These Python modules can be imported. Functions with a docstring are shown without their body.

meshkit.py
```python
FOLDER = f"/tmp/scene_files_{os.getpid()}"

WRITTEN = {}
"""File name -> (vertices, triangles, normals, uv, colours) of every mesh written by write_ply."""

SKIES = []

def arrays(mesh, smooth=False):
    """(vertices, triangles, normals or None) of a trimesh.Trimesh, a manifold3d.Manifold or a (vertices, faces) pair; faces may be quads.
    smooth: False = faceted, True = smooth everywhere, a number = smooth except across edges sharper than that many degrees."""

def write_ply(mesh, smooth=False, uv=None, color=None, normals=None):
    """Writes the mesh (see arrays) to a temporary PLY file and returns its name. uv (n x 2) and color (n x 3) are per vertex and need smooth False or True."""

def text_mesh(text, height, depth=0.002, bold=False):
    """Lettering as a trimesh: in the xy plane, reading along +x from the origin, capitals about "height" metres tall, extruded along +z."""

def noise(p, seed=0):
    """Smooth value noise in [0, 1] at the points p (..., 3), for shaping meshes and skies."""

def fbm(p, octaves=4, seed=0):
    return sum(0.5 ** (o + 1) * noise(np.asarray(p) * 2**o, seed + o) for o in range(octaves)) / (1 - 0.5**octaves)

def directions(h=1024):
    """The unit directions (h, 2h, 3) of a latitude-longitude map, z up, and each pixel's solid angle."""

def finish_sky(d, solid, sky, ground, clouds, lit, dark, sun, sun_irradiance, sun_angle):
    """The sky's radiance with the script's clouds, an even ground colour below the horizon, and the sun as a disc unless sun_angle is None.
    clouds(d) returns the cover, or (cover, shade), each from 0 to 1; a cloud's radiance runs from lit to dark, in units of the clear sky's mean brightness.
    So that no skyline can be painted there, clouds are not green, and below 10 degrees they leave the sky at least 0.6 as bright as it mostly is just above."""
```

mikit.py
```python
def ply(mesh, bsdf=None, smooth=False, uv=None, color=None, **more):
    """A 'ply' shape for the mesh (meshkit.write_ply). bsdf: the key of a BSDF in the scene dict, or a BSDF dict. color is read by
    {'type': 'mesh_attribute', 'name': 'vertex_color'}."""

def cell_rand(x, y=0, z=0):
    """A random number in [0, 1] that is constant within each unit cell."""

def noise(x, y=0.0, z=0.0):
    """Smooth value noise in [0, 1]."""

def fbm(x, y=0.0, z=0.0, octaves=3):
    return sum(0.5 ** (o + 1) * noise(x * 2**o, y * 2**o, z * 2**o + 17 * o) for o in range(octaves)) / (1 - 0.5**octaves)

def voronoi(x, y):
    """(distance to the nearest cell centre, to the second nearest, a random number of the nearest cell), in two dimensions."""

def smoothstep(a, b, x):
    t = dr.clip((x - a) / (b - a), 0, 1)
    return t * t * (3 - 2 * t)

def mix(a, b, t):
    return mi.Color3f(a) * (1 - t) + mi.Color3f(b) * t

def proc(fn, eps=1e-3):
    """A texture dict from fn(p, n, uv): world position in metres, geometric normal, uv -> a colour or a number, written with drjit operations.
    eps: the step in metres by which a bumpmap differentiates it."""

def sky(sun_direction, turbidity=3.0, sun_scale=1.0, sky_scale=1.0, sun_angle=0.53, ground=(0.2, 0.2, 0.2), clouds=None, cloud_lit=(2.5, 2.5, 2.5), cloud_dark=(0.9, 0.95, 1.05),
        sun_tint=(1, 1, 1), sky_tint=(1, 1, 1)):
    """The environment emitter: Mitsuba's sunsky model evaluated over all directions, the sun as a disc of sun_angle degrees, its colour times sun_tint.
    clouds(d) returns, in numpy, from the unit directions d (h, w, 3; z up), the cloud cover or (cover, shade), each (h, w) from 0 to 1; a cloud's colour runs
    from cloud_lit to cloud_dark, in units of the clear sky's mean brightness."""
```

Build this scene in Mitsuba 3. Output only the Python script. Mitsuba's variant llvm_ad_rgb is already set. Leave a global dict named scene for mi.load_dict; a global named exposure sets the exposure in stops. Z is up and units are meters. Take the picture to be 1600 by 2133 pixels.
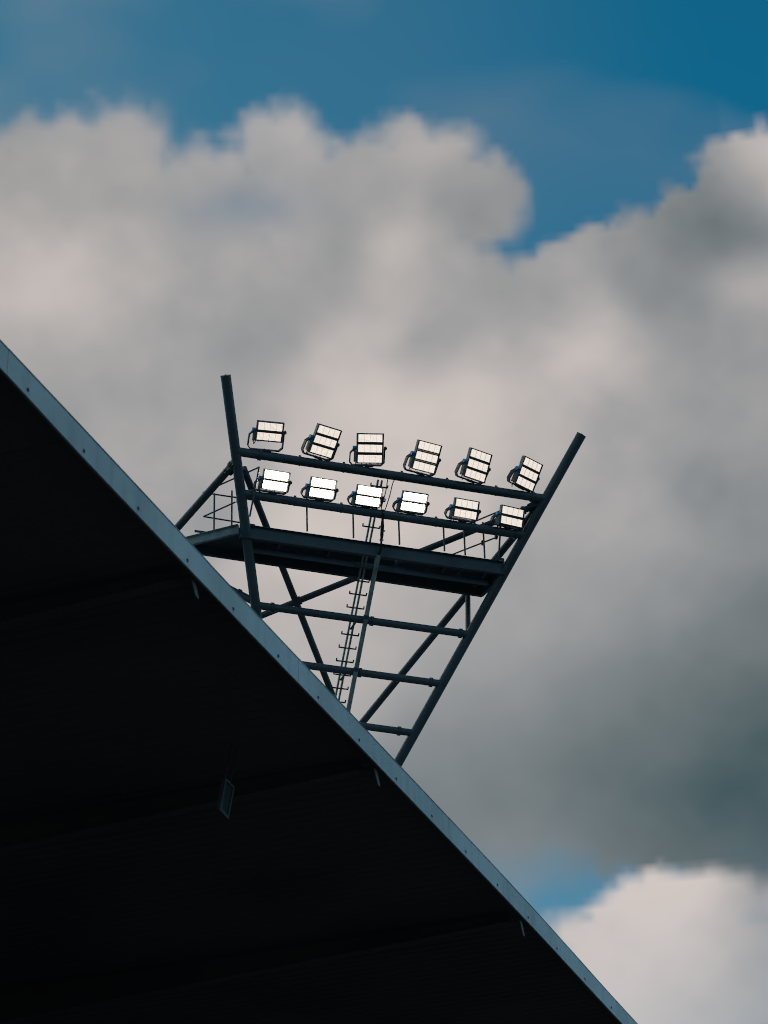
import math
import numpy as np
import trimesh
import manifold3d as m3
from shapely.geometry import LineString, Polygon, box as sbox
import mitsuba as mi
import drjit as dr
import meshkit
import mikit
from mikit import ply, proc, fbm, noise, smoothstep, mix

T = mi.ScalarTransform4f
scene, labels = {}, {}

# ---------------------------------------------------------------- camera
EYE = np.array([0.0, 0.0, 1.7])
PITCH, ROLL = math.radians(30.0), math.radians(1.8)
fwd = np.array([0, math.cos(PITCH), math.sin(PITCH)])
up = math.cos(ROLL) * np.array([0, -math.sin(PITCH), math.cos(PITCH)]) + math.sin(ROLL) * np.array([1.0, 0, 0])
scene['camera'] = {'type': 'thinlens', 'fov': 18.925, 'fov_axis': 'x', 'aperture_radius': 0.011, 'focus_distance': 62.0,
                   'near_clip': 0.1, 'far_clip': 8000.0,
                   'to_world': T().look_at(origin=EYE.tolist(), target=(EYE + fwd * 50).tolist(), up=up.tolist())}

# ---------------------------------------------------------------- exposure, sky, sun
exposure = 1.3
GAIN = 2.0 ** exposure
def direction(az, el):
    a, e = math.radians(az), math.radians(el)
    return [math.sin(a) * math.cos(e), math.cos(a) * math.cos(e), math.sin(e)]

# cloud puffs as (azimuth, elevation, radius) in degrees; shade samples as (azimuth, elevation, shade)
BANK = [(17.12,33.89,5.01),(16.97,26.88,5.73),(20.43,30.95,4.77),(-17.39,28.94,5.73),(-20.44,32.04,5.01),(-12.72,27.58,4.77),(-11.53,37.40,1.49),(-11.32,38.40,0.53),(-10.23,38.53,0.98),(-9.38,38.12,1.55),(-7.85,38.48,1.38),(-6.88,39.21,0.48),(-5.67,38.03,1.25),(-4.63,38.28,0.90),(-3.50,38.99,0.86),(-2.75,39.11,0.81),(-2.08,38.41,0.90),(-1.19,37.70,1.13),(-0.28,38.03,1.10),(1.09,38.35,1.13),(2.14,38.31,1.01),(2.79,38.63,0.50),(3.28,37.43,1.13),(3.85,37.16,0.72),(4.20,37.50,0.45),(-7.02,34.35,4.18),(-5.05,36.52,1.67),(-2.39,37.12,1.43),(1.02,37.06,1.31),(1.78,37.38,1.19),(-3.28,37.71,1.31),(-6.69,37.30,1.43),(-8.56,36.64,1.67),(-0.04,36.50,1.43),(11.55,36.47,1.31),(12.86,36.53,1.43),(10.14,35.81,1.43),(6.64,34.25,1.79),(4.45,33.93,1.79),(0.14,33.77,3.94),(-11.16,32.97,5.01),(-15.23,32.65,5.73),(3.12,35.32,1.25),(5.02,35.42,1.01),(6.06,35.60,0.98),(6.95,35.83,0.95),(7.91,36.27,0.84),(8.90,36.27,0.72),(9.55,36.70,0.78),(10.49,37.16,0.74),(11.20,37.47,0.69),(11.91,37.57,0.76),(12.53,37.54,0.86),(13.78,37.57,1.19),(7.18,32.78,3.34),(10.72,33.03,4.18),(13.76,34.41,3.58),(2.73,29.50,5.01),(-4.12,28.46,5.37),(9.48,29.00,4.77),(3.83,25.98,4.77),(7.76,25.72,4.54),(11.58,25.23,5.13),(1.19,25.99,5.25),(9.67,22.38,2.03),(6.15,22.59,1.79),(4.27,23.00,2.09),(2.94,22.37,1.79),(8.26,22.15,1.67),(10.07,21.58,1.97),(11.29,21.41,2.27)]
HEAP = [(12.85,17.27,2.86),(14.82,15.20,3.34),(7.66,13.24,4.54),(12.17,12.72,4.77),(4.50,19.41,0.55),(4.83,19.53,0.45),(5.50,19.55,0.74),(6.27,19.85,0.93),(7.14,19.87,1.13),(7.88,19.86,1.10),(8.74,19.79,0.95),(9.58,19.66,0.88),(10.30,19.55,0.95),(6.96,18.08,2.39),(5.75,18.16,1.55),(4.96,18.66,1.07),(9.35,17.80,2.03),(6.15,15.87,3.10),(9.68,15.64,2.75)]
BANK_SHADE = [(-9.46,39.33,0.25),(-7.90,39.64,0.21),(-6.75,39.05,0.31),(-3.27,39.81,0.22),(-2.06,39.11,0.26),(1.29,39.33,0.29),(2.79,38.98,0.33),(-4.94,39.09,0.24),(4.40,37.48,0.45),(9.08,36.51,0.59),(10.04,38.05,0.16),(7.53,37.01,0.50),(11.65,37.92,-0.16),(12.09,37.10,0.12),(12.38,37.88,-0.19),(12.58,37.39,-0.12),(10.38,37.37,0.72),(9.73,36.97,0.76),(11.43,36.60,1.10),(10.46,36.01,0.70),(5.83,33.37,0.04),(5.21,34.36,0.30),(-8.53,35.94,0.19),(-3.88,37.94,0.45),(-1.18,37.93,0.47),(3.30,37.78,0.52),(3.92,37.16,0.64),(-8.38,33.12,0.41),(-5.56,33.20,0.45),(-1.25,35.34,0.54),(-3.29,34.88,0.52),(0.92,35.05,0.42),(4.56,35.11,0.56),(7.62,36.53,0.58),(9.12,36.74,0.64),(10.59,36.82,1.04),(12.13,37.74,0.00),(11.71,37.44,0.21),(10.93,37.13,0.90),(11.17,37.69,0.28),(8.80,34.42,0.65),(2.25,33.10,0.04),(0.79,32.32,0.06),(-1.33,32.02,0.11),(-2.73,32.98,0.21),(-4.84,32.02,0.34),(-6.91,31.39,0.39),(2.88,31.88,0.11),(4.97,31.76,0.19),(6.42,32.25,0.46),(8.50,32.07,0.41),(10.38,30.69,0.41),(6.93,30.42,0.35),(8.89,29.65,0.61),(1.36,29.56,0.11),(-2.08,29.28,0.10),(-2.78,27.26,0.24),(-0.10,27.22,0.25),(2.58,27.12,0.41),(9.75,26.01,0.83),(2.44,24.75,0.57),(5.04,24.61,0.73),(7.62,24.43,0.79),(9.53,24.26,0.95),(2.34,22.98,0.79),(4.89,22.85,0.92),(7.37,22.10,0.96),(9.56,22.50,1.02),(6.06,21.61,0.83),(9.13,21.03,0.88),(4.14,21.37,0.59),(-9.89,34.81,0.12),(-11.21,33.56,0.32),(0.17,34.36,0.18),(4.95,36.27,0.35),(-14.14,35.09,0.36),(14.44,34.32,0.52),(12.84,25.09,0.92),(13.60,29.71,0.62),(-7.02,34.35,0.41),(-10.85,38.08,0.29),(-8.65,38.21,0.32),(-5.68,38.32,0.42),(-2.68,38.35,0.31),(0.33,38.31,0.39),(-11.24,35.73,0.21),(-7.08,35.94,0.31),(-4.90,35.99,0.41),(-2.70,36.01,0.35),(0.67,35.95,0.19),(2.43,35.88,0.41),(6.06,35.66,0.33),(8.93,35.41,0.48),(11.05,35.18,0.15),(-9.82,33.82,0.46),(-3.44,33.99,0.52),(-1.00,33.97,0.16),(1.58,33.90,0.60),(3.73,33.80,0.26),(6.99,33.57,0.10),(8.67,33.42,0.39),(10.75,33.20,0.42),(4.82,29.98,0.34),(7.47,29.19,0.29),(10.62,29.48,0.64),(4.62,27.60,0.42),(7.28,27.42,0.66)]
HEAP_SHADE = [(4.50,19.38,0.11),(5.87,19.53,-0.07),(7.54,20.11,-0.23),(8.40,20.05,-0.05),(9.10,19.76,0.39),(9.54,19.38,0.77),(6.41,18.69,0.07),(7.63,18.61,-0.06),(6.94,17.86,0.21),(8.83,18.52,0.17),(9.25,17.92,0.55),(6.29,17.44,-0.12),(8.09,17.33,0.13),(5.54,18.52,-0.11)]


def clouds(d):
    """A grey bank of stratocumulus with puffs along its upper edge, a lit cumulus heap low in front of it, thin high veil, and the same kind of broken cloud all round."""
    h, w = d.shape[:2]
    az = np.degrees(np.arctan2(d[..., 0], d[..., 1]))
    el = np.degrees(np.arcsin(np.clip(d[..., 2], -1, 1)))
    cover, shade = np.zeros((h, w)), np.zeros((h, w))
    # all round: broken banks from noise
    big = meshkit.fbm(d * np.array([4.0, 4.0, 7.0]) + 3.3, 5, seed=11)
    wide = np.clip((big - 0.45) / 0.12, 0, 1)
    wide_shade = np.clip(0.25 + 2.2 * (meshkit.fbm(d * np.array([5.0, 5.0, 9.0]) + 9.1, 4, seed=5) - 0.33), 0, 1)
    near = np.exp(-((az / 19.0) ** 4) - ((el - 29.0) / 18.0) ** 4)
    cover[:], shade[:] = wide, wide_shade
    box = (np.abs(az) < 40) & (el > -5) & (el < 66)
    r = np.where(box.any(1))[0]
    c = np.where(box.any(0))[0]
    lo, hi = r[0], r[-1] + 1
    sub = np.ix_(np.arange(lo, hi), c)
    D, A, E = d[sub], az[sub], el[sub]
    x, y = A * np.cos(np.radians(30)), E
    f1 = meshkit.fbm(D * 34.0, 3, seed=21) - 0.5
    f2 = meshkit.fbm(D * 34.0 + 7.7, 3, seed=22) - 0.5
    f3 = meshkit.fbm(D * 110.0, 3, seed=23) - 0.5
    f4 = meshkit.fbm(D * 110.0 + 5.1, 3, seed=24) - 0.5
    f5 = meshkit.fbm(D * 58.0 + 2.6, 4, seed=25) - 0.5
    xw, yw = x + 0.8 * f1 + 0.5 * f3, y + 0.8 * f2 + 0.5 * f4

    def puffs(points):
        out = np.full(x.shape, -1e9)
        for a, e, rad in points:
            out = np.maximum(out, rad - np.hypot(xw - a * math.cos(math.radians(30)), yw - e))
        return out

    def blend(points, base, sigma):
        num, den = base * 0.02, np.full(x.shape, 0.02)
        for a, e, s in points:
            k = np.exp(-((x + 0.5 * f1 - a * math.cos(math.radians(30))) ** 2 + (y + 0.5 * f2 - e) ** 2) / (2 * sigma * sigma))
            num, den = num + k * s, den + k
        return num / den

    ss = lambda a, b, v: (lambda t: t * t * (3 - 2 * t))(np.clip((v - a) / (b - a), 0, 1))
    soft = 0.23 + 0.17 * ss(6.0, 4.0, A) + 0.06 * ss(4, -8, A)                                  # the left part of the bank is more wispy
    soft = soft + 0.9 * ss(23.5, 20.5, E) * ss(6.5, 2.5, A) + 0.25 * ss(23.5, 20.5, E)                              # and its base dissolves
    pb = puffs(BANK)
    bank = ss(-1.0 * soft, 1.05 * soft, pb + (0.75 * f3 + 0.45 * f5) * ss(1.3, 0.0, np.abs(pb)))
    thin = np.exp(-(((x + 3.3) / 1.5) ** 2 + ((y - 37.6) / 0.55) ** 2)) + 0.6 * np.exp(-(((x + 4.6) / 0.9) ** 2 + ((y - 37.2) / 0.4) ** 2))
    bank = bank * (1 - np.clip(0.24 * thin * (1 + 1.5 * f1), 0, 0.5))
    fine = 0.34 * (meshkit.fbm(D * 16.0 + 1.9, 5, seed=31) - 0.5) + 0.10 * f1 + 0.26 * f5 + 0.10 * (f3 + f4)
    low = ss(31.0, 27.0, E)
    s_bank = np.clip((1 - low) * blend(BANK_SHADE, wide_shade[sub], 0.70) + low * blend(BANK_SHADE, wide_shade[sub], 1.20) + 0.55 * fine * (0.42 + 0.58 * ss(24, 31, E)), 0, 1.15)
    bank = bank * (1 - 0.11 * ss(0.08, 0.42, s_bank) * ss(1.0, 0.55, s_bank))   # greyer parts are thinner
    heap = ss(-0.25, 0.36 + 0.35 * ss(8.2, 9.6, A), puffs(HEAP) + 0.4 * f3 + 0.25 * f5)
    s_heap = np.clip(blend(HEAP_SHADE, wide_shade[sub], 0.75) - 0.04 + 0.55 * fine, -0.2, 1)
    veil = np.clip(0.085 * ss(11, 0, A) + 0.12 * ss(-3, -13, A) + 0.13 * ss(27, 18, E) + 0.02 * f1 * ss(10, -8, A), 0, 1)
    cov = 1 - (1 - heap) * (1 - bank) * (1 - veil)
    under = 1 - (1 - bank) * (1 - veil)
    s_under = (bank * s_bank + (1 - bank) * veil * 0.45) / np.maximum(under, 1e-6)
    s_all = (heap * s_heap + (1 - heap) * under * s_under) / np.maximum(cov, 1e-6)
    k = near[sub]
    cover[sub] = k * cov + (1 - k) * wide[sub]
    shade[sub] = k * s_all + (1 - k) * wide_shade[sub]
    return cover, np.clip(shade, 0, 1)

SUN = direction(-62.0, 36.0)
SKY_MEAN = 0.06670                       # clear sky's mean brightness with this sun and tint; cloud colours are given relative to it
def cloud_colour(r, g, b):
    return [v / (GAIN * SKY_MEAN) for v in (r, g, b)]
scene['sky'] = mikit.sky(SUN, turbidity=3.0, sun_scale=0.05, sun_angle=12.0, sky_scale=1.0, ground=(0.06, 0.06, 0.06),
                         clouds=clouds, cloud_lit=cloud_colour(0.652, 0.582, 0.548), cloud_dark=cloud_colour(0.038, 0.084, 0.097),
                         sky_tint=(0.079, 1.007, 1.085), sun_tint=(1.0, 0.93, 0.85))

# ---------------------------------------------------------------- materials
def rgb(r, g, b):
    return {'type': 'rgb', 'value': [r, g, b]}

def weathered(base, dirt, scale, amount, streak=0.0):
    def fn(p, n, uv):
        k = smoothstep(0.35, 0.75, fbm(p.x * scale, p.y * scale, p.z * scale * 0.5, octaves=4))
        s = smoothstep(0.5, 0.8, noise(p.x * 9.0, p.y * 9.0, p.z * 0.8)) * streak
        return mix(base, dirt, dr.clip(k * amount + s, 0, 1))
    return proc(fn)

def painted(key, base, dirt, scale=1.5, amount=0.5, rough=0.5, streak=0.0, metallic=0.0, spec=0.5):
    scene[key] = {'type': 'twosided', 'bsdf': {'type': 'principled', 'base_color': weathered(base, dirt, scale, amount, streak), 'roughness': rough,
                                              'metallic': metallic, 'specular': spec}}
    return key

STEEL = painted('steel_paint', (0.068, 0.100, 0.125), (0.042, 0.060, 0.070), 1.2, 0.7, 0.45, 0.12)
STEEL2 = painted('deck_paint', (0.060, 0.092, 0.112), (0.034, 0.050, 0.058), 1.4, 0.7, 0.5, 0.15)
RAIL = painted('rail_paint', (0.085, 0.118, 0.132), (0.050, 0.070, 0.076), 3.0, 0.5, 0.45)
JOIST = painted('joist_paint', (0.16, 0.24, 0.32), (0.10, 0.15, 0.2), 2.0, 0.5, 0.45)
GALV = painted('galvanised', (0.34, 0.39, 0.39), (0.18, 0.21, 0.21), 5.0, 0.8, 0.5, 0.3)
BLACK = painted('black_casing', (0.052, 0.055, 0.052), (0.04, 0.042, 0.04), 6.0, 0.6, 0.45)
CASING = painted('grey_casing', (0.32, 0.335, 0.33), (0.2, 0.21, 0.21), 6.0, 0.7, 0.5)
YOKE = painted('yoke_paint', (0.040, 0.058, 0.072), (0.018, 0.024, 0.028), 8.0, 0.6, 0.45)
BLUE = painted('blue_joint', (0.03, 0.36, 0.80), (0.02, 0.2, 0.5), 12.0, 0.4, 0.4)
RUBBER = painted('cable_rubber', (0.012, 0.013, 0.014), (0.02, 0.02, 0.02), 9.0, 0.5, 0.6)
FASCIA = painted('fascia_sheet', (0.62, 0.74, 0.79), (0.44, 0.52, 0.55), 0.9, 0.7, 0.45, 0.30)
COPING = painted('coping_sheet', (0.34, 0.42, 0.45), (0.10, 0.13, 0.13), 0.9, 0.8, 0.5, 0.4)
SOFFIT = painted('soffit_sheet', (0.155, 0.135, 0.135), (0.105, 0.09, 0.09), 0.5, 0.8, 0.6)
TAB = painted('tab_sheet', (0.10, 0.12, 0.13), (0.06, 0.075, 0.08), 3.0, 0.6, 0.5)
DARKWALL = painted('stand_concrete', (0.06, 0.06, 0.06), (0.04, 0.04, 0.04), 0.3, 0.7, 0.8)
GROUND = painted('ground_gravel', (0.125, 0.122, 0.108), (0.09, 0.09, 0.085), 0.25, 0.8, 0.9)
ROOFTOP = painted('roof_sheet', (0.20, 0.22, 0.23), (0.12, 0.13, 0.13), 0.4, 0.7, 0.6)
scene['lamp_backing'] = {'type': 'diffuse', 'reflectance': rgb(0.5, 0.5, 0.5)}

# ---------------------------------------------------------------- mesh helpers
def numbered(key):
    if key not in used:
        used.add(key)
        return key
    n = 1
    while f'{key}_{n:03d}' in used:
        n += 1
    used.add(f'{key}_{n:03d}')
    return f'{key}_{n:03d}'
used = set()

def thing(name, label, category, group=None, kind=None):
    key = numbered(name)
    labels[key] = {'label': label, 'category': category}
    if group:
        labels[key]['group'] = group
    return key

def put(parent, name, shape, to_world=None, label=None):
    key = numbered(f'{parent}__{name}' if parent else name)
    scene[key] = {**shape, 'to_world': to_world} if to_world is not None else dict(shape)
    if label:
        labels[key] = {'label': label}
    return key

cat = trimesh.util.concatenate

def box(x0, x1, y0, y1, z0, z1, bevel=0.0):
    """A box, with its edges chamfered when bevel > 0."""
    if bevel <= 0:
        m = trimesh.creation.box(extents=(x1 - x0, y1 - y0, z1 - z0))
        m.apply_translation(((x0 + x1) / 2, (y0 + y1) / 2, (z0 + z1) / 2))
        return m
    b = bevel
    pts = []
    for sx in (0, 1):
        for sy in (0, 1):
            for sz in (0, 1):
                X, Y, Z = (x0, x1)[sx], (y0, y1)[sy], (z0, z1)[sz]
                dx, dy, dz = (b, -b)[sx], (b, -b)[sy], (b, -b)[sz]
                pts += [(X, Y + dy, Z + dz), (X + dx, Y, Z + dz), (X + dx, Y + dy, Z)]
    return trimesh.convex.convex_hull(np.array(pts))

def tube(p, q, r, n=24, r2=None):
    """A capped round tube from p to q."""
    p, q = np.asarray(p, float), np.asarray(q, float)
    L = np.linalg.norm(q - p)
    m = trimesh.creation.cone if False else None
    r2 = r if r2 is None else r2
    prof = np.array([[0, 0], [r, 0], [r2, L], [0, L]])
    m = trimesh.creation.revolve(prof, sections=n)
    m.apply_transform(trimesh.geometry.align_vectors([0, 0, 1], (q - p) / L))
    m.apply_translation(p)
    return m

def pipe_path(points, r, n=8):
    """A thin round line through the points."""
    p = np.asarray(points, float)
    t = np.gradient(p, axis=0)
    t /= np.linalg.norm(t, axis=1, keepdims=True)
    ref = np.array([0.13, 0.92, 0.37])
    a = np.cross(t, ref)
    a /= np.linalg.norm(a, axis=1, keepdims=True)
    b = np.cross(t, a)
    rr = np.broadcast_to(r, (len(p),))
    ang = np.arange(n) * 2 * np.pi / n
    v = (p[:, None] + rr[:, None, None] * (np.cos(ang)[None, :, None] * a[:, None] + np.sin(ang)[None, :, None] * b[:, None])).reshape(-1, 3)
    i, j = np.meshgrid(np.arange(len(p) - 1), np.arange(n), indexing='ij')
    q = np.stack([i * n + j, i * n + (j + 1) % n, (i + 1) * n + (j + 1) % n, (i + 1) * n + j], -1).reshape(-1, 4)
    f = np.vstack([q[:, [0, 1, 2]], q[:, [0, 2, 3]]])
    caps = [[0, k + 1, k] for k in range(1, n - 1)] + [[len(v) - n, len(v) - n + k, len(v) - n + k + 1] for k in range(1, n - 1)]
    m = trimesh.Trimesh(v, np.vstack([f, caps]), process=False)
    m.fix_normals()
    return m

def smooth_path(points, k=8):
    """Catmull-Rom through the points."""
    p = np.asarray(points, float)
    p = np.vstack([2 * p[0] - p[1], p, 2 * p[-1] - p[-2]])
    out = []
    for i in range(1, len(p) - 2):
        for t in np.linspace(0, 1, k, endpoint=False):
            a, b, c, d = p[i - 1], p[i], p[i + 1], p[i + 2]
            out.append(0.5 * (2 * b + (c - a) * t + (2 * a - 5 * b + 4 * c - d) * t * t + (3 * b - a - 3 * c + d) * t ** 3))
    return np.array(out + [p[-2]])

def extrude(poly, depth):
    return trimesh.creation.extrude_polygon(poly, depth, engine='earcut')

def frame_matrix(o, x, y, z):
    m = np.eye(4)
    m[:3, 0], m[:3, 1], m[:3, 2], m[:3, 3] = x, y, z, o
    return m

def TW(m):
    return T(m.tolist())

def beam(p, q, profile, upvec):
    """A straight member of the given cross-section polygon (x = sideways, y = up) from p to q."""
    p, q = np.asarray(p, float), np.asarray(q, float)
    L = np.linalg.norm(q - p)
    z = (q - p) / L
    x = np.cross(upvec, z)
    x /= np.linalg.norm(x)
    y = np.cross(z, x)
    m = extrude(profile, L)
    m.apply_transform(frame_matrix(p, x, y, z))
    return m

def channel(h, w, t, side=1):
    """C section: web on x = 0, flanges towards side * x, top at y = 0."""
    pts = [(0, 0), (w, 0), (w, -t), (t, -t), (t, -h + t), (w, -h + t), (w, -h), (0, -h)]
    return Polygon([(side * a, b) for a, b in pts])

def i_section(h, w, t):
    return Polygon([(-w / 2, 0), (w / 2, 0), (w / 2, -t), (t / 2, -t), (t / 2, -h + t), (w / 2, -h + t), (w / 2, -h), (-w / 2, -h), (-w / 2, -h + t), (-t / 2, -h + t), (-t / 2, -t), (-w / 2, -t)])

# ---------------------------------------------------------------- ground
g = trimesh.Trimesh([[-4000, -4000, 0], [4000, -4000, 0], [4000, 4000, 0], [-4000, 4000, 0]], [[0, 1, 2], [0, 2, 3]], process=False)
scene['ground'] = ply(g, GROUND)
labels['ground'] = {'label': 'worn grey gravel ground stretching out below the roof and the mast', 'category': 'ground', 'kind': 'structure'}

# ---------------------------------------------------------------- grandstand: s runs along the eave, b goes in under the roof, z up
RA = np.array([-3.976, 20.097, 0.0])
RE = np.array([0.334504, 0.942394, 0.0])
RB = np.array([-0.942394, 0.334504, 0.0])
EAVE = 15.2
ROOF = frame_matrix(RA + [0, 0, EAVE], RE, RB, [0, 0, 1])       # right-handed: e x b = z
RW = TW(ROOF)
stand = thing('grandstand', 'grandstand with a pale blue roof edge and a black underside filling the lower left', 'grandstand')
bow_s, bow_lo, bow_hi = [-14, 0, 2, 6, 11.5, 18.6, 24.7, 60], [0.0, 0.0, -0.03, -0.025, 0.015, 0.042, 0.0, 0.0], [0.32, 0.325, 0.337, 0.345, 0.384, 0.415, 0.352, 0.34]
from scipy.interpolate import PchipInterpolator
lo_at, hi_at = PchipInterpolator(bow_s, bow_lo), PchipInterpolator(bow_s, bow_hi)

def strip_plate(s0, s1, b0, b1, zlo, zhi, n=10):
    """A thin plate between two gently bowed lines, from b0 to b1."""
    s = np.linspace(s0, s1, n)
    v = np.array([[(a, b, zlo(a)), (a, b, zhi(a))] for b in (b0, b1) for a in s]).reshape(2, n, 2, 3)
    idx = np.arange(2 * n * 2).reshape(2, n, 2)
    f = []
    for i in range(n - 1):
        for q in ([idx[0, i, 0], idx[0, i + 1, 0], idx[0, i + 1, 1], idx[0, i, 1]], [idx[1, i, 0], idx[1, i, 1], idx[1, i + 1, 1], idx[1, i + 1, 0]],
                  [idx[0, i, 1], idx[0, i + 1, 1], idx[1, i + 1, 1], idx[1, i, 1]], [idx[0, i, 0], idx[1, i, 0], idx[1, i + 1, 0], idx[0, i + 1, 0]]):
            f += [[q[0], q[1], q[2]], [q[0], q[2], q[3]]]
    for i in (0, n - 1):
        q = [idx[0, i, 0], idx[0, i, 1], idx[1, i, 1], idx[1, i, 0]]
        f += [[q[0], q[1], q[2]], [q[0], q[2], q[3]]]
    m = trimesh.Trimesh(v.reshape(-1, 3), f, process=False)
    m.fix_normals()
    return m

bolts_at = [-9.4, -7.7, -6.0, -4.35, -2.7, -1.0, 0.60, 1.92, 3.31, 4.68, 6.07, 7.54, 8.95, 10.52, 12.05, 13.63, 15.26, 16.89, 18.59, 20.30, 22.07, 23.87, 25.7, 27.5, 29.4, 31.2]
joints = [-14, -9.0, -4.0, 0.15, 5.35, 8.25, 11.1, 14.45, 17.75, 21.15, 24.8, 28.3, 33.5, 40.2, 46.8, 53.4, 60]
dome = trimesh.creation.icosphere(subdivisions=1, radius=0.017)
dome.apply_scale((1, 0.6, 1))
washer = tube((0, 0.0, 0), (0, -0.006, 0), 0.023, 12)
bolt_shape = ply(cat([dome, washer]), BLACK, smooth=True)
for i in range(len(joints) - 1):
    s0, s1 = joints[i] + 0.004, joints[i + 1] - 0.004
    lap = 0.0015 * (i % 2)
    panel = put(stand, 'fascia_panel', ply(strip_plate(s0, s1, -lap, 0.02, lo_at, lambda a: hi_at(a) - 0.0145), FASCIA), RW)
    for s in bolts_at:
        if joints[i] <= s < joints[i + 1]:
            put(panel, 'bolt', bolt_shape, TW(ROOF @ trimesh.transformations.translation_matrix((s, -lap - 0.003, float(lo_at(s)) + 0.085))))
    put(stand, 'coping', ply(strip_plate(s0 - 0.003, s1 + 0.003, -0.007 - lap, 0.30, lambda a: hi_at(a) - 0.0140 + lap, lambda a: hi_at(a) + lap), COPING), RW)
# drip lip turned in at the foot of the fascia, and the gutter behind it
put(stand, 'drip_lip', ply(strip_plate(-14, 60, 0.0215, 0.055, lambda a: lo_at(a) + 0.006, lambda a: lo_at(a) + 0.012, 80), SOFFIT), RW)
# corrugated soffit sheets, ribs across the roof; one sheet per bay
SOF, DEPTH = 0.215, 14.0
beams_at = [-7.9, -1.4, 5.11, 11.47, 18.5, 25.6, 33.0, 39.8, 46.6, 53.4]
edges = [-14] + [(a + b) / 2 for a, b in zip(beams_at, beams_at[1:])] + [60]
def soffit(s0, s1):
    xs, zs, s, k = [s0], [SOF], s0, 0
    while s < s1 - 0.25:
        for dx, z in ((0.10, SOF), (0.135, SOF + 0.014), (0.215, SOF + 0.014), (0.25, SOF)):
            xs.append(s + dx), zs.append(z)
        s += 0.25
    xs.append(s1), zs.append(SOF)
    v = np.array([[(x, b, z) for x, z in zip(xs, zs)] for b in (0.05, DEPTH)])
    n = len(xs)
    f = [[i, i + 1, n + i + 1] for i in range(n - 1)] + [[i, n + i + 1, n + i] for i in range(n - 1)]
    return trimesh.Trimesh(v.reshape(-1, 3), f, process=False)
for a, b in zip(edges, edges[1:]):
    put(stand, 'soffit_sheet', ply(soffit(a + 0.003, b - 0.003), SOFFIT), RW)
put(stand, 'roof_sheet', ply(box(-14, 60, 0.10, DEPTH + 0.4, 0.27, 0.30), ROOFTOP), RW)
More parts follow.
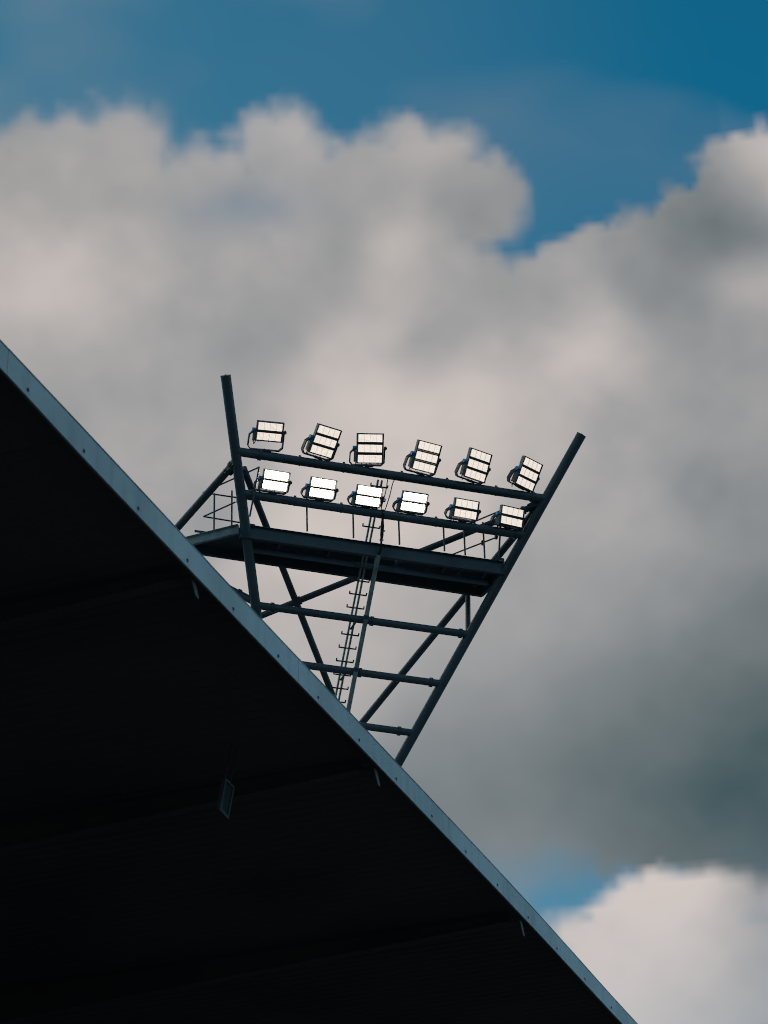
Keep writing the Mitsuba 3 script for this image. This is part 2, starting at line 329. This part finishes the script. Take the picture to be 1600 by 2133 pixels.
for i, s in enumerate(beams_at):
    web = Polygon([(0.30, SOF - 0.003), (DEPTH - 0.2, SOF - 0.003), (DEPTH - 0.2, SOF - 0.75), (0.30, SOF - 0.16)])
    w = extrude(web, 0.014)
    w.apply_transform(frame_matrix((s + 0.007, 0, 0), (0, 1, 0), (0, 0, 1), (1, 0, 0)))
    w.apply_translation((-0.014, 0, 0))
    low = beam((s, 0.30, SOF - 0.1635), (s, DEPTH - 0.2, SOF - 0.7535), Polygon([(-0.09, 0), (0.09, 0), (0.09, -0.016), (-0.09, -0.016)]), (0, 0, 1))
    bm = put(stand, 'roof_beam', ply(cat([w, low]), SOFFIT), RW)
    tab = Polygon([(-0.155, 0.0), (-0.02, 0.0), (0.10, -0.205), (0.0, -0.205)])
    t = extrude(tab, 0.012)
    t.apply_transform(frame_matrix((s, 0.088, 0), (1, 0, 0), (0, 0, 1), (0, -1, 0)))
    hang = cat([t, box(s - 0.10, s - 0.05, 0.0885, 0.31, 0.0, 0.05), box(s - 0.10, s - 0.05, 0.0765, 0.0885, 0.0005, 0.06)])
    put(bm, 'end_tab', ply(hang, TAB), RW, 'pale tab hanging at the outer end of the beam')
put(stand, 'back_wall', ply(box(-14, 60, DEPTH + 0.01, DEPTH + 0.3, -EAVE, 0.265), DARKWALL), RW)
steps = [(1.6, -EAVE)]
b, z = 1.6, -EAVE + 1.6
while b < DEPTH - 0.9:
    steps += [(b, z), (b + 0.82, z)]
    b, z = b + 0.82, z + 0.48
steps += [(b, -EAVE)]
rake = extrude(Polygon(steps), 74.0)
rake.apply_transform(frame_matrix((-14, 0, 0), (0, 1, 0), (0, 0, 1), (1, 0, 0)))
put(stand, 'terrace', ply(rake, DARKWALL), RW)

# framed box hanging under the roof
lean = math.radians(9)
hp = np.eye(4)
hp[:3, :3] = np.array([[1, 0, 0], [0, math.cos(lean), -math.sin(lean)], [0, math.sin(lean), math.cos(lean)]]) @ np.array([[math.cos(0.06), 0, math.sin(0.06)], [0, 1, 0], [-math.sin(0.06), 0, math.cos(0.06)]])
hp[:3, 3] = (10.14, 1.9, -0.62)
HP = TW(ROOF @ hp)
pn = thing('hanging_box', 'slim grey framed box hanging on hooks below the black roof underside', 'box')
w2, h2 = 0.158, 0.25
rim = Polygon([(-w2, -h2), (w2, -h2), (w2, h2), (-w2, h2)], [[(-w2 + 0.034, -h2 + 0.034), (w2 - 0.034, -h2 + 0.034), (w2 - 0.034, h2 - 0.034), (-w2 + 0.034, h2 - 0.034)]])
r_ = extrude(rim, 0.03)
r_.apply_transform(frame_matrix((0, 0, 0), (1, 0, 0), (0, 0, 1), (0, -1, 0)))
put(pn, 'frame', ply(r_, TAB), HP, 'pale grey frame round the dark front')
put(pn, 'case', ply(box(-w2 + 0.006, w2 - 0.006, 0.001, 0.035, -h2 + 0.006, h2 - 0.006, 0.008), SOFFIT), HP)
slats = cat([box(-w2 + 0.036, w2 - 0.036, -0.012, -0.002, z - 0.008, z + 0.008) for z in np.arange(-h2 + 0.06, h2 - 0.04, 0.032)])
put(pn, 'grille', ply(slats, STEEL2), HP)
for sx in (-0.09, 0.09):
    put(pn, 'hook', ply(tube((sx, 0.02, h2 - 0.01), (sx, 0.02, h2 + 0.58), 0.009, 8), STEEL2), HP)

# ---------------------------------------------------------------- mast: u along the lamp beams, w away from the pitch, z up
PSI = math.radians(19.855)
MO = np.array([0.0, 53.716, 32.661])
MU, MW_ = np.array([math.cos(PSI), math.sin(PSI), 0]), np.array([-math.sin(PSI), math.cos(PSI), 0])
MAST = frame_matrix(MO, MU, MW_, [0, 0, 1])
MT = TW(MAST)
LEAN = math.radians(36)
def face(u, z, off=0.0):
    """A point of the leaning front plane."""
    return np.array([u, -z * math.tan(LEAN) + off, z])
mast = thing('floodlight_mast', 'leaning dark steel lattice mast with two spread poles carrying the rows of lamps', 'floodlight mast')
FOOT = face(-0.33, -9.60)
pl_top, pr_top = np.array([-4.918, -1.746, 2.403]), np.array([5.209, -1.73, 2.381])
def on_pole(side, z):
    a = pl_top if side < 0 else pr_top
    t = (z - a[2]) / (FOOT[2] - a[2])
    return a + (FOOT - a) * t
RP = 0.134
for a in (pl_top, pr_top):
    pole = put(mast, 'pole', ply(tube(a, FOOT, RP, 40), STEEL, smooth=40), MT)
    d = (a - FOOT) / np.linalg.norm(a - FOOT)
    put(pole, 'end_cap', ply(cat([tube(a - d * 0.002, a + d * 0.014, RP + 0.008, 32), tube(a + d * 0.0, a + d * 0.034, 0.03, 8), tube(a - d * 0.11, a - d * 0.09, RP + 0.004, 32)]), RAIL, smooth=40), MT)

def member(name, p, q, r, collars=(), stub=0.0, mat=None, n=28):
    """A tube; where it has bolted end plates they are sub-parts, and its ends beyond the outermost ones are a little thinner."""
    p, q = np.asarray(p, float), np.asarray(q, float)
    key = put(mast, name, ply(tube(p, q, r, n), mat or STEEL, smooth=40), MT)
    d = (q - p) / np.linalg.norm(q - p)
    for t in collars:
        c = p + (q - p) * t
        rings = [tube(c - d * 0.035, c - d * 0.004, r + 0.03, n), tube(c + d * 0.004, c + d * 0.035, r + 0.03, n)]
        x = np.cross(d, [0.1, 0.3, 1.0])
        x /= np.linalg.norm(x)
        y = np.cross(d, x)
        for k in range(8):
            o = (x * math.cos(k * math.pi / 4) + y * math.sin(k * math.pi / 4)) * (r + 0.016)
            rings.append(tube(c - d * 0.055 + o, c + d * 0.055 + o, 0.009, 6))
        put(key, 'flange', ply(cat(rings), STEEL, smooth=40), MT)
    return key

up_beam = member('lamp_beam', on_pole(-1, 0.855), on_pole(1, 0.852), 0.121, (0.075, 0.955))
lo_beam = member('lamp_beam', on_pole(-1, -0.02), on_pole(1, -0.02), 0.117, (0.035, 0.965))
for key_, z_, r_, us_ in ((up_beam, 0.854, 0.121, (-2.55, -1.32, 0.32, 1.62, 3.05)), (lo_beam, -0.02, 0.117, (-2.5, -1.2, 1.5, 2.62))):
    for u_ in us_:
        c_ = face(u_, z_)
        put(key_, 'joint_band', ply(cat([tube(c_ - [0.012, 0, 0], c_ + [0.012, 0, 0], r_ + 0.012, 28), box(u_ - 0.03, u_ + 0.03, c_[1] - 0.012, c_[1] + 0.012, z_ + r_ + 0.004, z_ + r_ + 0.06)]), STEEL2, smooth=40), MT)
member('rung_tube', on_pole(-1, -2.36), on_pole(1, -2.38), 0.102, (0.075, 0.535, 0.955))
member('rung_tube', on_pole(-1, -3.51), on_pole(1, -3.55), 0.100, (0.07, 0.535, 0.935))
member('rung_tube', on_pole(-1, -4.66), on_pole(1, -4.72), 0.098, (0.08, 0.89))
# the steeper inner legs behind the front plane
leg_l, leg_r = np.array([-3.99, -0.208, 0.633]), np.array([4.328, -0.247, 0.654])
MEET = np.array([1.262, 7.026, -3.377])
member('leg', leg_l, MEET, 0.092)
member('leg', leg_r, MEET + (MEET - leg_r) / np.linalg.norm(MEET - leg_r) * 0.2, 0.100)
put(mast, 'node', ply(trimesh.creation.icosphere(subdivisions=3, radius=0.19).apply_translation(MEET), STEEL, smooth=True), MT)
member('leg', MEET, FOOT, 0.13)
# long diagonal from the right pole head down to the left pole
d0, d2 = np.array([4.281, -0.391, 0.734]), np.array([-2.80, 4.028, -1.715])
member('brace', d0, d2, 0.088, (0.04, 0.805))
put(mast, 'node', ply(trimesh.creation.icosphere(subdivisions=3, radius=0.15).apply_translation(d2), STEEL, smooth=True), MT)
member('brace', d2, on_pole(-1, -3.0), 0.08)
member('brace', d2, FOOT, 0.08)
# outrigger on the left: strut, node, tie
NODE = np.array([-5.56, 2.85, -0.50])
member('brace', on_pole(-1, 0.66), NODE, 0.104, (0.055,))
member('brace', on_pole(-1, -2.30), NODE + (NODE - on_pole(-1, -2.30)) * 0.03, 0.100, (0.16,))
put(mast, 'node', ply(trimesh.creation.icosphere(subdivisions=3, radius=0.17).apply_translation(NODE), STEEL, smooth=True), MT)
# short hanger at the right end of the first rung tube
member('hanger', (3.22, 2.25, -0.92), (2.96, 1.72, -2.30), 0.072, ())
# joint plates at the pole heads
for side, z, q in ((-1, 0.63, NODE), (1, 0.76, d2)):
    c = on_pole(side, z)
    d = (q - c) / np.linalg.norm(q - c)
    n_ = np.cross(d, [0.0, 0.35, 1.0])
    n_ /= np.linalg.norm(n_)
    e_ = np.cross(n_, d)
    for k, s in enumerate((-0.09, 0.09)):
        pl_ = extrude(Polygon([(0.05, -0.10), (0.42, -0.085), (0.47, 0), (0.42, 0.085), (0.05, 0.13)]), 0.02)
        pl_.apply_transform(frame_matrix(c + n_ * (s - 0.01), d, e_, n_))
        put(mast, 'joint_plate', ply(pl_, STEEL), MT)
    put(mast, 'joint_pin', ply(tube(c + d * 0.40 - n_ * 0.14, c + d * 0.40 + n_ * 0.14, 0.035, 14), STEEL, smooth=40), MT)
# shaft below the fork, down to the roof
put(mast, 'shaft', ply(tube(FOOT + [0, 0, 0.05], (FOOT[0], FOOT[1], 15.52 - MO[2]), 0.24, 40), STEEL, smooth=40), MT)
put(mast, 'base_plate', ply(cat([tube((FOOT[0], FOOT[1], 15.505 - MO[2]), (FOOT[0], FOOT[1], 15.56 - MO[2]), 0.5, 40)]), STEEL, smooth=40), MT)

# ---------------------------------------------------------------- service platform
DZ, DH = -0.637, 0.40
FL, FR, RL, RR = np.array([-3.86, 0.61, DZ]), np.array([3.66, 0.61, DZ]), np.array([-5.20, 1.85, DZ]), np.array([3.50, 2.03, DZ])
plat = thing('service_platform', 'dark steel service platform with guard rails below the two rows of lamps', 'platform')
Zv = np.array([0, 0, 1.0])
put(plat, 'front_beam', ply(beam(FL, FR, channel(DH, 0.10, 0.012, -1), Zv), STEEL2), MT)
put(plat, 'rear_beam', ply(beam(RL, RR + [0.09, 0, 0], channel(0.30, 0.10, 0.012, 1), Zv), STEEL2), MT)
inner = lambda a, b, t: a + (b - a) * t
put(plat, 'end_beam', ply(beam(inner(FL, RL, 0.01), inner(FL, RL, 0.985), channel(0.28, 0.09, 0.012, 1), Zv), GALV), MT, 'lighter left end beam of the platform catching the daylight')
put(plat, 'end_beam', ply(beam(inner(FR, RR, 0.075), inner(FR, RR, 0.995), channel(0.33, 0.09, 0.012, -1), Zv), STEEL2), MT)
# joist tube under the deck and cross joists
put(plat, 'joist_tube', ply(tube((-3.30, 1.48, DZ - 0.185), (3.50, 1.48, DZ - 0.185), 0.082, 24), JOIST, smooth=40), MT)
for u in (-3.32, 3.52):
    put(plat, 'joist_bracket', ply(box(u - 0.01, u + 0.01, 1.34, 1.62, DZ - 0.28, DZ - 0.034), STEEL2), MT)
for u in (-4.2, -2.6, -1.2, 0.75, 2.1, 3.3):
    b0 = 0.73 if u > -3.8 else 1.05
    put(plat, 'cross_joist', ply(box(u - 0.03, u + 0.03, b0, 1.36, DZ - 0.16, DZ - 0.032), STEEL2), MT)
NP = 9
for i in range(NP):
    a0, a1 = inner(FL, FR, i / NP), inner(FL, FR, (i + 1) / NP)
    c0, c1 = inner(RL, RR, i / NP), inner(RL, RR, (i + 1) / NP)
    a0, a1, c0, c1 = a0 + [0.008, 0.115, 0], a1 + [-0.008, 0.115, 0], c0 + [0.008, -0.004, 0], c1 + [-0.008, -0.004, 0]
    poly = Polygon([(p[0], p[1]) for p in (a0, a1, c1, c0)])
    hatch = sbox(-0.30, -0.05, 0.98, 1.26)
    poly = poly.difference(hatch)
    m = cat([extrude(g_, 0.028) for g_ in getattr(poly, 'geoms', [poly])])
    m.apply_translation((0, 0, DZ - 0.0305))
    put(plat, 'floor_panel', ply(m, STEEL2), MT)
# guard rail: posts and two rails
RR_ = 0.024
def post(p, q=None, r=RR_):
    p = np.asarray(p, float)
    q = p + [0, 0, 1.1] if q is None else np.asarray(q, float)
    put(plat, 'post', ply(tube(p, q, r, 12), RAIL, smooth=40), MT)
def rail(name, pts):
    m = pipe_path(np.array(pts, float) if len(pts) > 2 else np.linspace(pts[0], pts[1], 3), 0.021, 10)
    put(plat, name, ply(m, RAIL, smooth=40), MT)
for u in (-2.043, -0.740, 0.567, 1.863):
    post((u, 0.42, DZ), (u, 0.42, 0.22))
for u, w_ in ((2.483, 0.47), (3.057, 0.475)):
    post((u, w_, DZ), (u, w_, DZ + 1.12 if u > 3 else DZ + 1.05))
post((3.46, 0.474, DZ), (3.30, -0.32, 0.465))
post((-4.459, 0.975, DZ - 0.02))
post((-4.048, 0.70, DZ - 0.02))
post((-3.734, 0.075, DZ - 0.02), (-3.68, -0.64, 0.465))
rail('top_rail', [(-3.60, 0.42, 0.22), (3.06, 0.42, 0.22)])
rail('top_rail', [(2.684, 0.68, 0.465), (3.301, -0.323, 0.465)])
rail('mid_rail', [(2.45, 1.56, -0.085), (3.363, 0.18, -0.085)])
rail('top_rail', [(-3.68, -0.64, 0.465), (-4.753, 1.05, 0.465)])
rail('top_rail', [(-4.753, 1.05, 0.465), (-3.3, 1.05, 0.465)])
rail('mid_rail', [(-4.042, 0.389, -0.085), (-4.647, 1.362, -0.085)])
rail('mid_rail', [(-4.647, 1.362, -0.085), (-3.2, 1.42, -0.085)])
for c in ((3.08, 0.62, -0.085), (3.33, 0.24, -0.06), (-3.98, 0.36, -0.03)):
    put(plat, 'clamp', ply(box(c[0] - 0.035, c[0] + 0.035, c[1] - 0.035, c[1] + 0.035, c[2] - 0.07, c[2] + 0.07, 0.008), BLACK), MT)
put(plat, 'kick_plate', ply(box(-4.9, -4.4, 1.30, 1.315, DZ + 0.004, DZ + 0.07), STEEL2), MT)
put(plat, 'kick_plate', ply(box(3.40, 3.64, 0.50, 0.515, DZ + 0.004, DZ + 0.09), STEEL2), MT)

# ---------------------------------------------------------------- access ladder with a double central rail
lad = thing('access_ladder', 'narrow pale ladder with a double centre rail climbing the middle of the mast', 'ladder')
la, lb = np.array([-0.122, -0.106, 0.972]), np.array([-0.30, 3.98, -4.66])
ld = (lb - la) / np.linalg.norm(lb - la)
lx = np.array([1.0, 0, 0])
ln = np.cross(lx, ld)
for s in (-0.055, 0.055):
    prof = sbox(-0.022, -0.025, 0.022, 0.025)
    a = la + lx * s
    put(lad, 'rail', ply(beam(a, a + ld * np.linalg.norm(lb - la), prof, ln), GALV), MT)
n = 0
s = 0.18
while s < np.linalg.norm(lb - la):
    c = la + ld * s
    if not (-0.95 < c[2] < -0.35):
        bar = tube(c - lx * 0.245 - ln * 0.028, c + lx * 0.245 - ln * 0.028, 0.020, 10)
        ends = [tube(c + lx * k * 0.24 - ln * 0.028, c + lx * k * 0.24 - ln * 0.028 - ld * 0.075, 0.019, 8) for k in (-1, 1)]
        put(lad, 'step', ply(cat([bar] + ends), RAIL, smooth=40), MT)
    s += 0.3735
for z in (-2.37, -3.52):
    t = (z - la[2]) / (lb[2] - la[2])
    c = la + (lb - la) * t
    put(lad, 'bracket', ply(tube(c, (c[0], -z * math.tan(LEAN) + 0.05, z), 0.03, 10), RAIL, smooth=40), MT)

# ---------------------------------------------------------------- conduit and cables
con = thing('conduit_pipe', 'pale galvanised pipe running down beside the ladder from the platform', 'pipe')
c0, c1 = face(-0.005, -1.03, -0.16), face(-0.11, -5.0, -0.16)
put(con, 'pipe', ply(tube(c0, c1, 0.062, 20), GALV, smooth=40), MT)
put(con, 'sleeve', ply(cat([tube(c0 + (c0 - c1) * 0.012, c0 + (c1 - c0) * 0.03, 0.072, 20)]), GALV, smooth=40), MT)
for z in (-2.36, -3.53):
    t = (z - c0[2]) / (c1[2] - c0[2])
    c = c0 + (c1 - c0) * t
    d = (c1 - c0) / np.linalg.norm(c1 - c0)
    put(con, 'clamp', ply(cat([tube(c - d * 0.05, c + d * 0.05, 0.08, 20), tube(c, c + [0, 0.14, 0], 0.05, 12)]), STEEL, smooth=40), MT)

cab = thing('cable_bundle', 'black cables gathered from both lamp rows into a bundle hanging at the ladder head', 'cable')
rng = np.random.default_rng(7)
top = on_pole(-1, 0.855)[1]
for sgn, u0, u1 in ((-1, -3.8, -0.18), (1, 3.7, 0.16)):
    for k in range(2):
        us = np.linspace(u0 * (1 - 0.12 * k), u1, 46)
        sag = 0.022 * np.abs(np.sin(us * 2.4 + k)) + 0.014 * np.sin(us * 7.0 + 2 * k)
        pts = [(u, -0.70 + 0.02 * k, 0.745 - 0.012 * k - s_) for u, s_ in zip(us, sag)]
        pts += [(u1 * 0.62, -0.68, 0.71), (u1 * 0.45 - 0.02, -0.60, 0.60), (u1 * 0.40 - 0.03, -0.42, 0.36), (u1 * 0.36 - 0.05, -0.12, 0.10), (-0.07, 0.0, -0.10)]
        put(cab, 'cable', ply(pipe_path(smooth_path(pts, 3), 0.0125, 7), RUBBER, smooth=True), MT)
for k in range(4):
    o = rng.normal(0, 0.012, 3)
    pts = [(-0.09 + 0.02 * k, -0.10, 0.06), (-0.06, -0.13, -0.06), (-0.03, 0.02, -0.18), (-0.01, 0.12, -0.34), (0.015, 0.24, -0.50), (0.03, 0.36, -0.66), (0.05, 0.46, -0.82), (0.015, 0.57, -0.97), (0.0, 0.60, -1.05)]
    pts = [np.array(p) + o * (1.6 if 2 <= i <= 4 else 1.0) for i, p in enumerate(pts)]
    rad = np.interp(np.linspace(0, 1, 8 * 8 + 1), [0, 0.2, 0.36, 0.5, 0.62, 0.8, 1], [0.016, 0.022, 0.04, 0.042, 0.024, 0.026, 0.02])
    put(cab, 'cable', ply(pipe_path(smooth_path(pts, 8), rad, 8), RUBBER, smooth=True), MT)
for z, w_ in ((-0.42, 0.175), (-0.62, 0.32)):
    put(cab, 'tie', ply(tube((0.02, w_, z), (0.025, w_ + 0.018, z - 0.022), 0.058, 14), CASING, smooth=40), MT)

# ---------------------------------------------------------------- floodlights
# lamp frame: x to the right across the front, y up along the front, z out of the front
LW, MH, GAP = 0.70, 0.216, 0.060
def lens(level):
    return {'type': 'area', 'radiance': rgb(*[v / GAIN for v in level])}
DIM, HOT = (0.98, 0.87, 0.77), (46.0, 42.0, 33.0)

def module_mesh():
    """One light module: a shallow case with a rim standing proud of the recessed light panel, cooling fins behind."""
    o = [(-LW / 2, -MH / 2 - 0.012), (LW / 2, -MH / 2 - 0.012), (LW / 2, MH / 2 + 0.012), (-LW / 2, MH / 2 + 0.012)]
    inset = lambda k, ky: [(math.copysign(abs(x) - k, x), math.copysign(abs(y) - ky, y)) for x, y in o]
    rings = [(o, 0.0), (o, 0.030), (inset(0.003, 0.003), 0.030), (inset(0.030, 0.021), 0.002)]     # the rim slopes in to the panel
    v = np.array([(x, y, z) for ring, z in rings for x, y in ring])
    f = []
    for k in range(3):
        for j in range(4):
            p, q = 4 * k + j, 4 * k + (j + 1) % 4
            f += [[p, q, q + 4], [p, q + 4, p + 4]]
    a = trimesh.Trimesh(v, f, process=False)
    back = box(-LW / 2 + 0.004, LW / 2 - 0.004, -MH / 2 - 0.008, MH / 2 + 0.008, -0.05, -0.0005, 0.006)
    return cat([a, back])
def fins_mesh():
    return cat([box(x - 0.0025, x + 0.0025, -MH / 2 + 0.004, MH / 2 - 0.004, -0.128, -0.0505) for x in np.linspace(-LW / 2 + 0.02, LW / 2 - 0.02, 22)]
               + [box(-LW / 2 + 0.006, -LW / 2 + 0.014, -MH / 2, MH / 2, -0.132, -0.0505), box(LW / 2 - 0.014, LW / 2 - 0.006, -MH / 2, MH / 2, -0.132, -0.0505)])
PW, PH = LW - 0.056, MH - 0.016
panel_mesh = trimesh.Trimesh([[-PW / 2, -PH / 2, 0.002], [PW / 2, -PH / 2, 0.002], [PW / 2, PH / 2, 0.002], [-PW / 2, PH / 2, 0.002]], [[0, 1, 2], [0, 2, 3]], process=False)
louvre_mesh = cat([box(-PW / 2, PW / 2, y - 0.0016, y + 0.0016, 0.004, 0.010) for y in np.linspace(-PH / 2, PH / 2, 9)[1:-1]]
                  + [box(x - 0.0015, x + 0.0015, -PH / 2, PH / 2, 0.0035, 0.011) for x in np.linspace(-PW / 2, PW / 2, 5)[1:-1]])
module_s, fins_s = ply(module_mesh(), BLACK), ply(fins_mesh(), CASING)
louvre_s = ply(louvre_mesh, CASING)
panel_ply = ply(panel_mesh, 'lamp_backing')
bar_prof = Polygon([(-0.030, -0.009), (0.014, -0.009), (0.0315, -0.002), (0.0315, 0.002), (0.014, 0.009), (-0.030, 0.009)])     # flanks slope towards the panels
def divider_bar(y):
    d = extrude(bar_prof, LW)
    d.apply_transform(frame_matrix((-LW / 2, y, 0), (0, 0, 1), (0, 1, 0), (-1, 0, 0)))
    d.apply_translation((LW, 0, 0))
    return d
divider_s = ply(cat([divider_bar(s * (GAP / 2 - 0.019)) for s in (-1, 1)]
                    + [box(x - 0.009, x + 0.009, -GAP / 2 + 0.031, GAP / 2 - 0.031, -0.028, 0.0225) for x in np.linspace(-LW / 2 + 0.012, LW / 2 - 0.012, 5)]), BLACK)
side_s = {}
for m_ in (2, 3):
    hh = (m_ * MH + (m_ - 1) * GAP) / 2
    side_s[m_] = (hh, ply(box(-0.006, 0.006, -hh - 0.01, hh + 0.01, -0.10, 0.012, 0.004), CASING))
trim_s = ply(box(-LW / 2 - 0.016, LW / 2 + 0.016, -0.0045, 0.0000, -0.10, 0.020, 0.001), BLACK)
clip_s = ply(box(-0.012, 0.012, -0.0145, -0.005, -0.02, 0.02), BLACK)
hinge_s = ply(cat([tube((-0.045, 0, 0), (0.045, 0, 0), 0.062, 20), box(-0.03, 0.03, -0.10, -0.02, -0.035, 0.035, 0.01)]), BLUE, smooth=40)
knob_s = ply(cat([tube((0, 0, 0), (0.035, 0, 0), 0.055, 18), tube((0.03, 0, 0), (0.06, 0, 0), 0.03, 12)]), BLACK, smooth=40)
driver_s = ply(cat([box(-0.055, 0.0, -0.15, 0.15, -0.075, 0.05, 0.008)] + [box(-0.062, -0.0555, y - 0.006, y + 0.006, -0.06, 0.035) for y in np.linspace(-0.12, 0.12, 7)]), CASING)

def yoke_mesh(L):
    """U bracket of flat bar: x across, y up to the pivots at y = 0; holes through the wide faces of the left arm."""
    path = LineString([(-0.375, 0.015), (-0.415, 0.0), (-0.525, -0.13), (-0.535, -L + 0.09), (-0.46, -L), (0.30, -L), (0.392, -L + 0.09), (0.392, 0.03)])
    poly = path.buffer(0.015, cap_style=2, join_style=2)
    m = extrude(poly, 0.13)
    m.apply_translation((0, 0, -0.065))
    man = m3.Manifold(m3.Mesh(np.array(m.vertices, np.float32), np.array(m.faces, np.uint32)))
    for y in np.arange(-L + 0.14, -0.15, 0.075):
        for zz in (-0.022, 0.022):
            man = man - m3.Manifold.cylinder(0.2, 0.010, 0.010, 8).rotate((0, 90, 0)).translate((-0.63, y + (0.018 if zz > 0 else -0.018), zz))
    k = man.to_mesh()
    arm = trimesh.Trimesh(k.vert_properties[:, :3], k.tri_verts, process=False)
    foot = box(-0.13, 0.10, -L - 0.034, -L - 0.009, -0.09, 0.09, 0.006)
    studs = [tube((x, -L - 0.002, z), (x, -L + 0.03, z), 0.012, 8) for x in (-0.08, 0.05) for z in (-0.03, 0.03)]
    return cat([arm, foot] + studs)
yoke_cache = {}

def floodlight(u, w, z, phi, tau, modules, hot, arm_tilt, beam_at, label, group):
    """phi: turn about the vertical in degrees in the world, tau: downward tilt of the front, arm_tilt: forward lean of the bracket."""
    key = thing('floodlight', label, 'floodlight', group)
    p, t = math.radians(phi), math.radians(tau)
    h = np.array([math.sin(p), -math.cos(p), 0])
    a = np.array([math.cos(p), math.sin(p), 0])
    n = math.cos(t) * h - math.sin(t) * Zv
    e = math.cos(t) * Zv + math.sin(t) * h
    c = MO + MU * u + MW_ * w + Zv * z
    L_ = frame_matrix(c, a, e, n)
    at = lambda x, y, zz=0.0: TW(L_ @ trimesh.transformations.translation_matrix((x, y, zz)))
    hh, sides = side_s[modules]
    for k in range(modules):
        y = hh - MH / 2 - k * (MH + GAP)
        mod = put(key, 'light_module', module_s, at(0, y))
        put(mod, 'light_panel', {**panel_ply, 'emitter': lens(HOT if hot else DIM)}, at(0, y))
        put(mod, 'louvre', louvre_s, at(0, y))
        put(mod, 'cooling_fins', fins_s, at(0, y))
        if k:
            put(key, 'divider', divider_s, at(0, y + MH / 2 + GAP / 2))
    for s in (-1, 1):
        put(key, 'side_plate', sides, at(s * (LW / 2 + 0.008), 0))
        put(key, 'edge_trim', trim_s, at(0, s * (hh + 0.0175)))
    for x in (-0.22, 0.0, 0.22):
        put(key, 'clip', clip_s, at(x, -hh - 0.0175))
    put(key, 'hinge', hinge_s, at(-LW / 2 - 0.065, 0.0, -0.055), 'bright blue hinge')
    put(key, 'knob', knob_s, at(LW / 2 + 0.047, 0.0, -0.055))
    put(key, 'driver_box', driver_s, at(-LW / 2 - 0.018, -hh * 0.52 - 0.02, -0.055))
    # bracket: from the pivots back and down to the beam
    piv = c - n * 0.055
    bt = math.radians(arm_tilt)
    dvec = math.cos(bt) * Zv + math.sin(bt) * h
    b_w, b_z, b_r = beam_at
    bp = MO + MU * u + MW_ * b_w + Zv * b_z
    Ln = round(float((piv - bp) @ dvec) - b_r - 0.03, 3)
    kk = max(0.22, Ln)
    if kk not in yoke_cache:
        yoke_cache[kk] = ply(yoke_mesh(kk), YOKE)
    Y_ = frame_matrix(piv, a, dvec, np.cross(a, dvec))
    put(key, 'bracket', yoke_cache[kk], TW(Y_))
    # cable from the driver box to the beam
    pts = [(-LW / 2 - 0.03, -hh * 0.52 - 0.16, -0.06), (-LW / 2 - 0.02, -hh * 0.52 - 0.26, -0.09), (-LW / 2 + 0.04, -hh - 0.06, -0.14), (-LW / 2 + 0.12, -hh - 0.10, -0.22)]
    put(key, 'cable', ply(pipe_path(smooth_path(pts, 5), 0.011, 7), RUBBER, smooth=True), at(0, 0))
    return key

UB, LB = (-0.62, 0.854, 0.121), (0.015, -0.02, 0.117)
G3, G2 = 'three-panel lamps in the upper row', 'lit lamps in the lower row'
ROWS = [
    (-3.521, -1.082, 1.324, 13.5, 47.0, 2, False, 42, UB, 'short two-panel floodlight at the left end of the upper row, beside the left pole', 'lamps in the upper row'),
    (-1.979, -1.067, 1.303, 33.0, 43.0, 3, False, 45, UB, 'three-panel floodlight tilted sideways, second from the left in the upper row', 'lamps in the upper row'),
    (-0.723, -1.067, 1.303, 5.3, 38.0, 3, False, 45, UB, 'three-panel floodlight standing square to the viewer, third from the left in the upper row', 'lamps in the upper row'),
    (0.887, -1.071, 1.309, 29.0, 36.0, 3, False, 45, UB, 'three-panel floodlight in the upper row, just right of the hanging cables', 'lamps in the upper row'),
    (2.367, -1.066, 1.302, 36.0, 29.5, 3, False, 45, UB, 'three-panel floodlight second from the right in the upper row', 'lamps in the upper row'),
    (3.861, -1.057, 1.289, 45.0, 32.5, 3, False, 45, UB, 'narrowest turned three-panel floodlight at the right end of the upper row', 'lamps in the upper row'),
    (-3.137, -0.345, 0.310, 20.4, 36.3, 2, True, 47, LB, 'glaring two-panel floodlight at the left end of the lower row', 'lamps in the lower row'),
    (-1.833, -0.334, 0.295, 20.3, 37.4, 2, True, 47, LB, 'glaring two-panel floodlight second from the left in the lower row', 'lamps in the lower row'),
    (-0.532, -0.322, 0.277, 21.0, 36.7, 2, True, 47, LB, 'glaring two-panel floodlight in front of the ladder in the lower row', 'lamps in the lower row'),
    (0.751, -0.332, 0.292, 19.7, 43.5, 2, True, 47, LB, 'glaring two-panel floodlight right of the hanging cables in the lower row', 'lamps in the lower row'),
    (2.250, -0.349, 0.315, 23.0, 27.0, 2, False, 50, LB, 'dimmer two-panel floodlight second from the right in the lower row', 'lamps in the lower row'),
    (3.595, -0.340, 0.303, 27.0, 20.5, 2, False, 50, LB, 'dimmer two-panel floodlight at the right end of the lower row, in front of the brace', 'lamps in the lower row'),
]
for row in ROWS:
    floodlight(*row)
